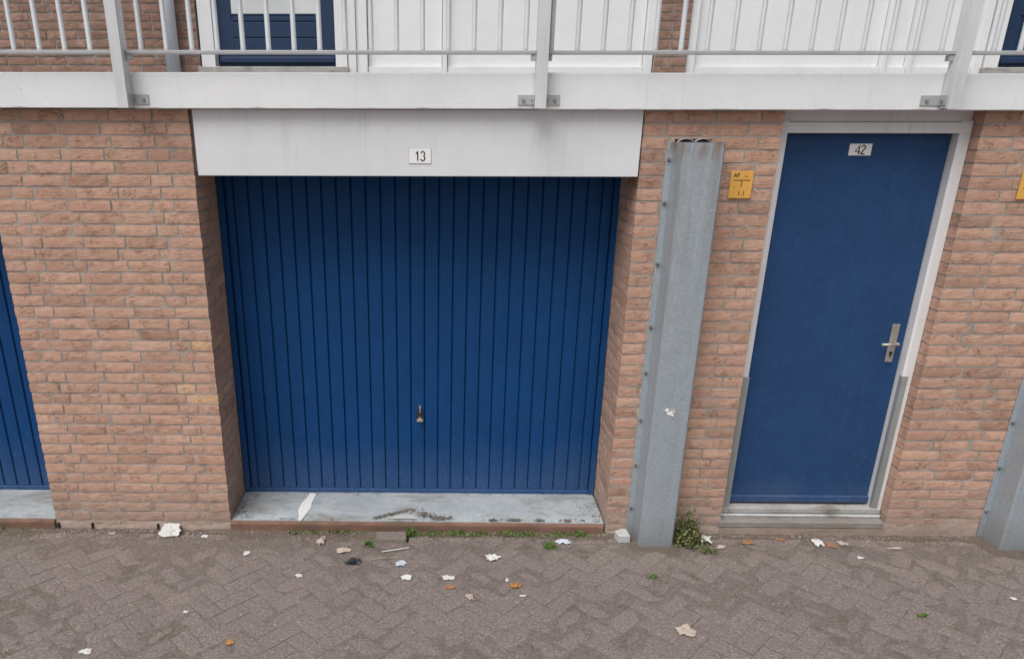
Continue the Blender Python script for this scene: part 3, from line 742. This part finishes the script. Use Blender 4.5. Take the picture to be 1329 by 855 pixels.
for p in me.polygons: p.use_smooth = len(p.vertices) == 4
for k in range(-34, 59):
    x = -.041+.1201*k
    if min(abs(x-p) for p in PX_) > .032: link('baluster', me, rl, (x, RY, 0))

# ---------------------------------------------------------------- upper storey
UY = 2.0; UC = .058
def upper_wall(x0, x1, label, z0=2.53, z1=3.6):
    t = thing('brick_wall', label, 'brick wall', ((x0+x1)/2, UY, 2.53), 'brickwork of the upper storey')
    mortar(t, (x0+.004, x1-.004, UY+.007, UY+.25, z0, z1)); k = 0; z = z0+.004
    while z < z1-.03:
        x = x0
        if x1-x0 < .4: sg = [.11, x1-x0-.11] if k % 2 else [x1-x0]
        else:
            sg = []; end = [.11, .165, .22, .105][k % 4]; xx = x1-end
            while xx > x0+.05: sg.insert(0, .22); xx -= .22
            x = xx; sg.append(end)
        for s in sg: lay(t, x+.006, UY, z, s-.011, .08, 0, M_BRICK_UP, 0, UC-.011); x += s
        z += UC; k += 1
    return t
upper_wall(-2.6, -.52, 'reddish brick wall of the upper storey, left of the upper blue door', z1=3.22)
upper_wall(2.792, 3.035, 'narrow brick strip between the white panels of the upper storey', z1=3.3)
bm = bmesh.new(); add_box(bm, -4.2, -2.61, UY, UY+.2, 2.53, 4.2); add_box(bm, -4.2, 7, UY+.26, UY+.4, 2.53, 4.2); add_box(bm, -2.6, -.52, UY+.01, UY+.25, 3.23, 4.2); tag(finish('upper_facade', bm, M_MORTAR), kind='structure')

def upper_door(x0, x1, label):       # frame outer x0..x1
    t = thing('upper_door', label, 'door', ((x0+x1)/2, UY, 2.6), 'blue doors on the balcony')
    box('frame_post', (x0, x0+.10, UY+.02, UY+.14, 2.655, 4.1), M_FRAMEW, t); box('frame_post', (x1-.085, x1, UY+.02, UY+.14, 2.655, 4.1), M_FRAMEW, t)
    a, b = x0+.115, x1-.088
    box('frame_lip', (x0+.1005, x0+.114, UY+.06, UY+.14, 2.66, 4.1), M_KICK, t, 0)
    box('door_leaf', (a, b, UY+.08, UY+.12, 2.70, 4.0), M_BLUE3, t)
    for k in range(4):
        z = 2.79+k*.107
        if z < 3.06: box('board', (a+.12, b-.12, UY+.072, UY+.0795, z, min(z+.099, 3.04)), M_BLUE3, t, .003)
    box('drip_bar', (a+.01, b-.01, UY+.045, UY+.079, 2.725, 2.765), M_BLUE3, t, .006)
    box('window_pane', (a+.12, b-.125, UY+.070, UY+.0785, 3.052, 3.9), M_CURT, t, 0)
    box('window_trim', (a+.105, b-.11, UY+.071, UY+.0795, 3.042, 3.0505), M_BLUE3, t, 0)
    box('threshold', (x0-.02, x1+.01, UY-.02, UY+.15, 2.53, 2.695), M_SILL2, t, .004)
    return t
upper_door(-.512, .560, 'upper blue door with pale window behind the railing, above garage 13')
upper_door(5.19, 6.26, 'upper blue door cut off by the right edge behind the railing')

def panel_wall(x0, x1, posts, label, rail=True):
    t = thing('window_wall', label, 'panelled front', ((x0+x1)/2, UY+.1, 2.53), 'white panelled fronts of the upper storey')
    xs = [x0]+posts+[x1]; w = .035
    for i, p in enumerate(xs):
        ww = w if 0 < i < len(xs)-1 else .06
        a = p if i == 0 else (p-ww if i == len(xs)-1 else p-ww/2)
        box('frame_post', (a, a+ww, UY+.03, UY+.14, 2.53, 4.1), M_FRAMEW, t, .003)
    for i in range(len(xs)-1):
        a = xs[i]+(.0615 if i == 0 else w/2+.0015); b = xs[i+1]-(.0615 if i == len(xs)-2 else w/2+.0015)
        if b-a < .12: box('panel', (a, b, UY+.05, UY+.12, 2.53, 4.1), M_PANELW, t, .002); continue
        if rail: box('bottom_rail', (a, b, UY+.045, UY+.12, 2.53, 2.70), M_FRAMEW, t, .002)
        box('panel', (a+.002, b-.002, UY+.075, UY+.11, 2.702 if rail else 2.53, 4.1), M_PANELW, t, .002)
    return t
panel_wall(.565, 2.790, [.69, 1.274], 'white panelled front between the upper door and the brick strip')
panel_wall(3.037, 5.18, [4.47, 4.66], 'white panelled front right of the narrow upper brick strip')
dp = thing('downpipe', 'pale grey downpipe on the upper brickwork near the left post', 'downpipe', (-.70, 1.93, 2.53))
bm = bmesh.new(); add_cyl(bm, (-.695, 1.93, 2.53), (-.695, 1.93, 3.8), .05, n=20); finish('pipe', bm, M_GREYPIPE, dp, True)
bm = bmesh.new(); add_cyl(bm, (-.695, 1.93, 3.28), (-.695, 1.93, 3.31), .056, n=20); add_box(bm, -.71, -.68, 1.97, 2.0, 3.28, 3.31); finish('clamp', bm, M_KICK, dp)

# ---------------------------------------------------------------- loose dirt, grit, litter
r = random.Random(21); bm = bmesh.new(); n = 240; rows = []
for i in range(n+1):
    x = -2.0+8.0*i/n; w = .055+.03*math.sin(x*3.1)+.02*math.sin(x*9.7+1)+r.uniform(-.012, .012)
    if .0 < x < 2.24: w += .018
    if 2.36 < x < 2.66 or 4.43 < x < 4.75: w += .14
    h = .010+r.uniform(-.002, .004)
    rows.append([bm.verts.new((x, y, z)) for y, z in ((.0, h), (-w*.35, h*.9+r.uniform(-.002, .002)), (-w*.7, .004+r.uniform(-.002, .003)), (-w, -.004))])
for a, b in zip(rows, rows[1:]):
    for j in range(3): bm.faces.new([a[j], a[j+1], b[j+1], b[j]])
tag(finish('dirt_strip', bm, M_DIRT, None, True), 'thin band of loose dirt along the foot of the wall', 'dirt', None, 'stuff')

def chip(bm, x, y, z, s, r, flat=.4):
    k = r.choice((3, 4, 4, 5)); a0 = r.uniform(0, 6.28); pts = [(x+s*r.uniform(.6, 1.1)*math.cos(a0+i*6.283/k), y+s*r.uniform(.5, 1.)*math.sin(a0+i*6.283/k)) for i in range(k)]
    lo = [bm.verts.new((p[0], p[1], z)) for p in pts]; c = bm.verts.new((x+r.uniform(-s, s)*.3, y+r.uniform(-s, s)*.3, z+s*flat))
    for i in range(k): bm.faces.new([lo[i], lo[(i+1) % k], c])
bm = bmesh.new()
for _ in range(15000):
    x = r.uniform(-1.7, 5.0); y = -.012-abs(r.gauss(0, .05)) if r.random() < .45 else -r.uniform(.02, 1.35)
    if 2.38 < x < 2.62 and y > -.15: continue
    chip(bm, x, y, .001+(.009 if y > -.05 else 0), r.choice((.0016, .002, .0024, .003, .005 if y > -.1 else .0033)), r)
for _ in range(1500):
    x = r.uniform(-1.6, 4.9); y = -.015-abs(r.gauss(0, .045))
    if 2.38 < x < 2.62 and y > -.15: continue
    chip(bm, x, y, .008 if y > -.06 else .002, r.uniform(.002, .0055), r)
for _ in range(70):                                           # little drifts of crumbs caught on the paving
    cx, cy = r.uniform(-1.5, 4.8), -r.uniform(.12, 1.15); w_ = r.uniform(.008, .03)
    for _ in range(r.randint(8, 30)): chip(bm, cx+r.gauss(0, w_)*1.6, cy+r.gauss(0, w_*.6), .002, r.uniform(.0014, .0035), r)
tag(finish('grit', bm, M_GRIT), 'scattered fine grit and crumbs on the pavement', 'grit', None, 'stuff')
bm = bmesh.new()
for _ in range(420):
    x = r.uniform(-1.5, 4.8); y = -.03-abs(r.gauss(0, .09)) if r.random() < .6 else -r.uniform(.05, 1.2)
    L = r.uniform(.015, .05); a = r.uniform(0, 3.14); z = .006
    d = Vector((math.cos(a), math.sin(a), 0))*L/2; q = Vector((-d.y, d.x, 0)).normalized()*.0008
    p = Vector((x, y, z+(.008 if y > -.06 else 0)))
    v = [bm.verts.new(p-d-q), bm.verts.new(p-d+q), bm.verts.new(p+d+q+Vector((0, 0, .003))), bm.verts.new(p+d-q+Vector((0, 0, .003))), ]
    bm.faces.new(v)
tag(finish('dry_straws', bm, M_STRAW), 'scattered dry straws and twigs on the pavement', 'straw', None, 'stuff')

def crumple(name, x, y, sx, sy, mat, label, cat, h=.012, seed=0, n=7, z=.002, tilt=.0):
    rr = random.Random(seed*13+5); bm = bmesh.new(); g = {}
    for i in range(n+1):
        for j in range(n+1):
            u_, v_ = i/n-.5, j/n-.5
            rad = math.hypot(u_, v_)*2; a = math.atan2(v_, u_)
            k = 1+.10*math.sin(2*a+seed)+.10*math.sin(3*a+seed*2.3)+.07*math.sin(5*a+seed*3.1)+.05*math.sin(9*a+seed)
            sc = k*(max(abs(math.cos(a)), abs(math.sin(a)))*.6+.3)
            if i in (0, n) or j in (0, n): sc *= rr.uniform(.72, 1.22) if n < 7 else rr.uniform(.9, 1.1)
            g[i, j] = bm.verts.new((x+u_*sx*sc*1.25, y+v_*sy*sc*1.25, z+h*rr.random()*(1.15-rad*.6)+tilt*(v_+.5)))
    for i in range(n):
        for j in range(n): bm.faces.new([g[i, j], g[i+1, j], g[i+1, j+1], g[i, j+1]])
    o = finish(name, bm, mat)
    md = o.modifiers.new('thickness', 'SOLIDIFY'); md.thickness = .0008
    return tag(o, label, cat)
crumple('torn_paper', -.352, -.050, .100, .075, M_PAPER3, 'largest white torn paper piece, leaning against the foot of the left brick pier', 'paper', .012, 1, 9, .004, .045)
crumple('paper_scrap', -.143, -.075, .034, .03, M_PAPER, 'small white paper scrap just left of the garage sill corner', 'paper', .008, 2, 4)
crumple('paper_scrap', .154, -.25, .036, .04, M_PAPER, 'small white scrap on the paving left of the beige leaf', 'paper', .01, 3, 4)
crumple('paper_scrap', .494, -.465, .034, .03, M_PAPER, 'small white square scrap on the paving in front of the filler strip', 'paper', .006, 4, 4)
crumple('beige_scrap', .562, -.119, .045, .06, M_PAPER2, 'beige upright leaf scrap near the weeds under the sill', 'leaf', .03, 5, 5)
crumple('beige_scrap', .70, -.216, .075, .045, M_PAPER2, 'beige curled leaf just above the black plastic scrap', 'leaf', .022, 6, 6)
crumple('black_scrap', .777, -.333, .07, .055, M_BLKPL, 'crumpled black plastic scrap in front of the garage sill', 'plastic scrap', .035, 7, 6)
crumple('paper_scrap', -.018, -.788, .02, .022, M_FOIL, 'tiny pale scrap on the paving near the lower left', 'paper', .006, 8, 4)
crumple('orange_leaf', .264, -1.012, .032, .038, M_LEAF_O, 'small orange leaf at the very bottom of the paving on the left', 'leaf', .008, 9, 5)
crumple('paper_scrap', -.388, -1.087, .055, .032, M_PAPER, 'white paper scrap at the bottom left corner of the paving', 'paper', .008, 10, 5)
crumple('paper_scrap', -.707, -.046, .036, .018, M_PAPER, 'small white scrap by the foot of the left pier near the left garage', 'paper', .006, 11, 4)
crumple('wrapper', 1.04, -.344, .05, .045, M_FOIL, 'pale blue sweet wrapper in front of the loose paver', 'wrapper', .018, 12, 5)
crumple('paper_scrap', 1.076, -.476, .045, .045, M_PAPER, 'white crumpled scrap in front of the blue wrapper', 'paper', .02, 13, 5)
crumple('paper_scrap', 1.301, -.472, .055, .040, M_PAPER, 'white half-round scrap beside small brown leaves', 'paper', .012, 14, 5)
crumple('brown_leaf', 1.309, -.557, .05, .035, M_LEAF_B, 'small brown leaf just in front of the white half-round scrap', 'leaf', .012, 15, 5)
crumple('beige_scrap', 1.412, -.636, .038, .045, M_PAPER2, 'pale beige scrap in the middle of the paving', 'leaf', .012, 16, 5)
crumple('paper_scrap', 1.556, -.273, .07, .05, M_PAPER, 'white crumpled tissue on the paving right of centre', 'tissue', .025, 17, 6)
crumple('paper_scrap', 1.62, -.488, .02, .03, M_PAPER, 'tiny white scrap left of the orange leaf', 'paper', .008, 18, 4)
crumple('orange_leaf', 1.665, -.537, .054, .038, M_LEAF_O, 'curled orange leaf on the paving right of centre', 'leaf', .022, 19, 6)
crumple('paper_scrap', 1.689, -.625, .026, .016, M_PAPER, 'tiny white scrap in front of the curled orange leaf', 'paper', .005, 20, 4)
crumple('wrapper', 1.985, -.10, .08, .05, M_FOIL, 'pale silvery wrapper by the right end of the garage sill', 'wrapper', .02, 21, 6)
crumple('paper_scrap', 3.47, -.09, .06, .06, M_PAPER, 'white crumpled tissue against the step of door 42', 'tissue', .035, 22, 6)
crumple('brown_leaf', 3.54, -.11, .06, .04, M_LEAF_B, 'brown leaf right of the tissue at the step of door 42', 'leaf', .015, 23, 5)
crumple('paper_scrap', 2.80, -.085, .095, .06, M_PAPER, 'folded white paper lying on the shrub beside the steel guard', 'paper', .035, 24, 6, .015)
crumple('beige_scrap', 2.893, -.137, .05, .03, M_PAPER2, 'beige scrap just right of the folded white paper', 'leaf', .012, 25, 5)
crumple('brown_leaf', 3.07, -.085, .065, .045, M_LEAF_B, 'reddish brown leaf at the left end of the step of door 42', 'leaf', .018, 26, 5)
crumple('brown_leaf', 3.28, -.05, .055, .03, M_LEAF_B, 'small reddish leaf at the middle of the step of door 42', 'leaf', .015, 27, 5)
crumple('beige_scrap', 3.62, -.09, .05, .04, M_PAPER2, 'beige leaf at the right end of the step of door 42', 'leaf', .015, 28, 5)
crumple('beige_scrap', 2.45, -.896, .085, .065, M_PAPER2, 'crumpled beige paper at the bottom of the paving right of centre', 'paper', .022, 29, 7)
crumple('paper_scrap', 4.234, -.608, .03, .022, M_PAPER, 'small white scrap on the paving at the right edge', 'paper', .006, 30, 4)
crumple('paper_scrap', 3.644, -.237, .028, .022, M_PAPER, 'tiny white scrap on the paving in front of door 42', 'paper', .006, 31, 4)
crumple('feather', 3.90, -.135, .075, .02, M_PAPER2, 'pale feather lying below the right-hand brick pier', 'feather', .008, 32, 5)
bm = bmesh.new(); r = random.Random(77)
for _ in range(70):
    x = r.uniform(-1.1, 4.5); y = -.02-abs(r.gauss(0, .05 if _ > 24 else .3))
    if y < -1.1 or (2.35 < x < 2.65 and y > -.17): continue
    chip(bm, x, y, .004 if y < -.05 else .010, r.uniform(.002, .0055), r, .3)
tag(finish('paint_crumbs', bm, M_PAPER), 'scattered tiny white paint crumbs on the paving', 'crumbs', None, 'stuff')

# loose objects
bm = bmesh.new(); add_box(bm, -.088, .088, -.048, .048, -.03, .03)
o = finish('loose_paver', bm, M_PAVER, bevel=.004); o.location = (.973, -.078, -.004); o.rotation_euler = (math.radians(-4), 0, math.radians(1.5)); tag(o, 'raised loose paver lying against the garage sill edging', 'paver')
bm = bmesh.new(); add_box(bm, 1.064, 1.074, -.11, -.03, -.02, .0105); tag(finish('open_joint', bm, M_DARK), 'dark open joint at the right end of the raised loose paver', 'open joint')
bm = bmesh.new(); add_cyl(bm, (.925, -.232, .008), (1.08, -.19, .012), .0035, .003, 6); tag(finish('white_stick', bm, M_PAPER), 'thin white stick lying in front of the raised loose paver', 'stick')
bm = bmesh.new(); add_cyl(bm, (.86, -.31, .004), (.93, -.30, .012), .002, .002, 5); add_cyl(bm, (.93, -.30, .012), (1.03, -.285, .006), .002, .0015, 5); tag(finish('twig', bm, M_STRAW), 'bent dry twig left of the pale blue wrapper', 'twig')
bm = bmesh.new(); add_prism(bm, [(2.305, -.10), (2.372, -.105), (2.368, -.02), (2.335, .0)and(2.335, -.018), (2.292, -.045)], .0, .05)
tag(finish('stone_block', bm, M_STONE, bevel=.003), 'pale grey cut stone beside the foot of the steel guard', 'stone')
# small black drain slots at the foot of the left pier
for x in (-1.04, -.836, -.438):
    bm = bmesh.new(); add_box(bm, x-.006, x+.006, -.0125, .0, .012, .045); tag(finish('weep_hole', bm, M_DARK), {-1.04: 'dark open joint at the left bottom corner of the left pier', -.836: 'dark open joint at the foot of the left pier, second from the left', -.438: 'dark open joint just left of the large white torn paper'}[x], 'open joint')

# weeds
def tuft(name, x, y, w, d, h, nleaf, mat, label, cat, seed, kind=None, zmin=.0, size=.012):
    rr = random.Random(seed); bm = bmesh.new()
    for _ in range(nleaf):
        u_ = rr.gauss(0, .42); px = x+u_*w/2; py = y+rr.gauss(0, .42)*d/2
        pz = zmin+abs(rr.gauss(0, .45))*h*max(.2, 1-abs(u_)*.7)
        s = size*rr.uniform(.5, 1.3); dirv = Vector((rr.uniform(-1, 1), rr.uniform(-1, .4), rr.uniform(.0, 1.0))).normalized()
        sd = dirv.cross(Vector((rr.uniform(-.4, .4), rr.uniform(-1, 0), rr.uniform(.3, 1)))).normalized()*s*.32
        p = Vector((px, py, pz)); nrm = dirv.cross(sd).normalized()*s*.12
        v = [bm.verts.new(q) for q in (p, p+dirv*s*.45+sd, p+dirv*s-nrm, p+dirv*s*.45-sd)]; c = v
        bm.faces.new([c[0], c[1], c[2]]); bm.faces.new([c[0], c[2], c[3]])
    if cat == 'plant':
        for _ in range(max(5, nleaf//60)):
            a = Vector((x+rr.gauss(0, .15)*w, y+.0, zmin)); b = Vector((x+rr.gauss(0, .4)*w*.7, y+rr.gauss(0, .3)*d*.6, h*rr.uniform(.5, .95)))
            add_cyl(bm, a, b, .0016, .0008, 4)
    o = finish(name, bm, mat); return tag(o, label, cat, None, kind)
tuft('shrub', 2.705, -.09, .18, .16, .20, 2000, M_SHRUB, 'dusty green shrub growing at the foot of the steel guard', 'plant', 1, size=.018)
tuft('weed', .843, -.155, .07, .05, .04, 190, M_WEED, 'small weed tuft left of the raised loose paver', 'plant', 12)
tuft('weed', 1.085, -.045, .10, .05, .06, 360, M_WEED, 'taller weed growing at the right end of the raised loose paver', 'plant', 3)
tuft('weed', 1.90, -.15, .10, .07, .035, 260, M_WEED, 'low weed tuft in front of the right part of the garage sill', 'plant', 4)
tuft('weed', 2.415, -.439, .06, .04, .015, 70, M_WEED, 'tiny weed on the paving in front of the steel guard', 'plant', 5)
tuft('weed', 3.678, -.756, .06, .04, .012, 70, M_WEED, 'tiny weed in a paving joint at the lower right', 'plant', 6)
tuft('weed', 2.80, -.19, .14, .07, .03, 200, M_SHRUB, 'low straggling weed in front of the folded white paper', 'plant', 7)
bm = bmesh.new()
for x0, x1, dens in ((.36, .74, 26), (1.08, 1.36, 60), (1.36, 2.15, 42), (2.05, 2.22, 8), (.74, .95, 6), (-1.5, -1.1, 5), (3.8, 4.3, 1.2)):
    for _ in range(int((x1-x0)*100*dens/2.2)):
        px = r.uniform(x0, x1)+.0; cl = .5+.5*math.sin(px*31)*math.sin(px*12.7)
        if r.random() > .25+.75*cl: continue
        py = -.018-abs(r.gauss(0, .022)); pz = .006+r.random()*.028*cl; s = r.uniform(.006, .015)
        dv = Vector((r.uniform(-1, 1), r.uniform(-1, .2), r.uniform(0, 1))).normalized(); sd_ = dv.orthogonal().normalized()*s*.35; p = Vector((px, py, pz))
        v = [bm.verts.new(q) for q in (p, p+dv*s*.5+sd_, p+dv*s, p+dv*s*.5-sd_)]; bm.faces.new(v)
tag(finish('moss_and_weeds', bm, M_WEED), 'thin line of moss and seedlings along the sill edging', 'weeds', None, 'stuff')
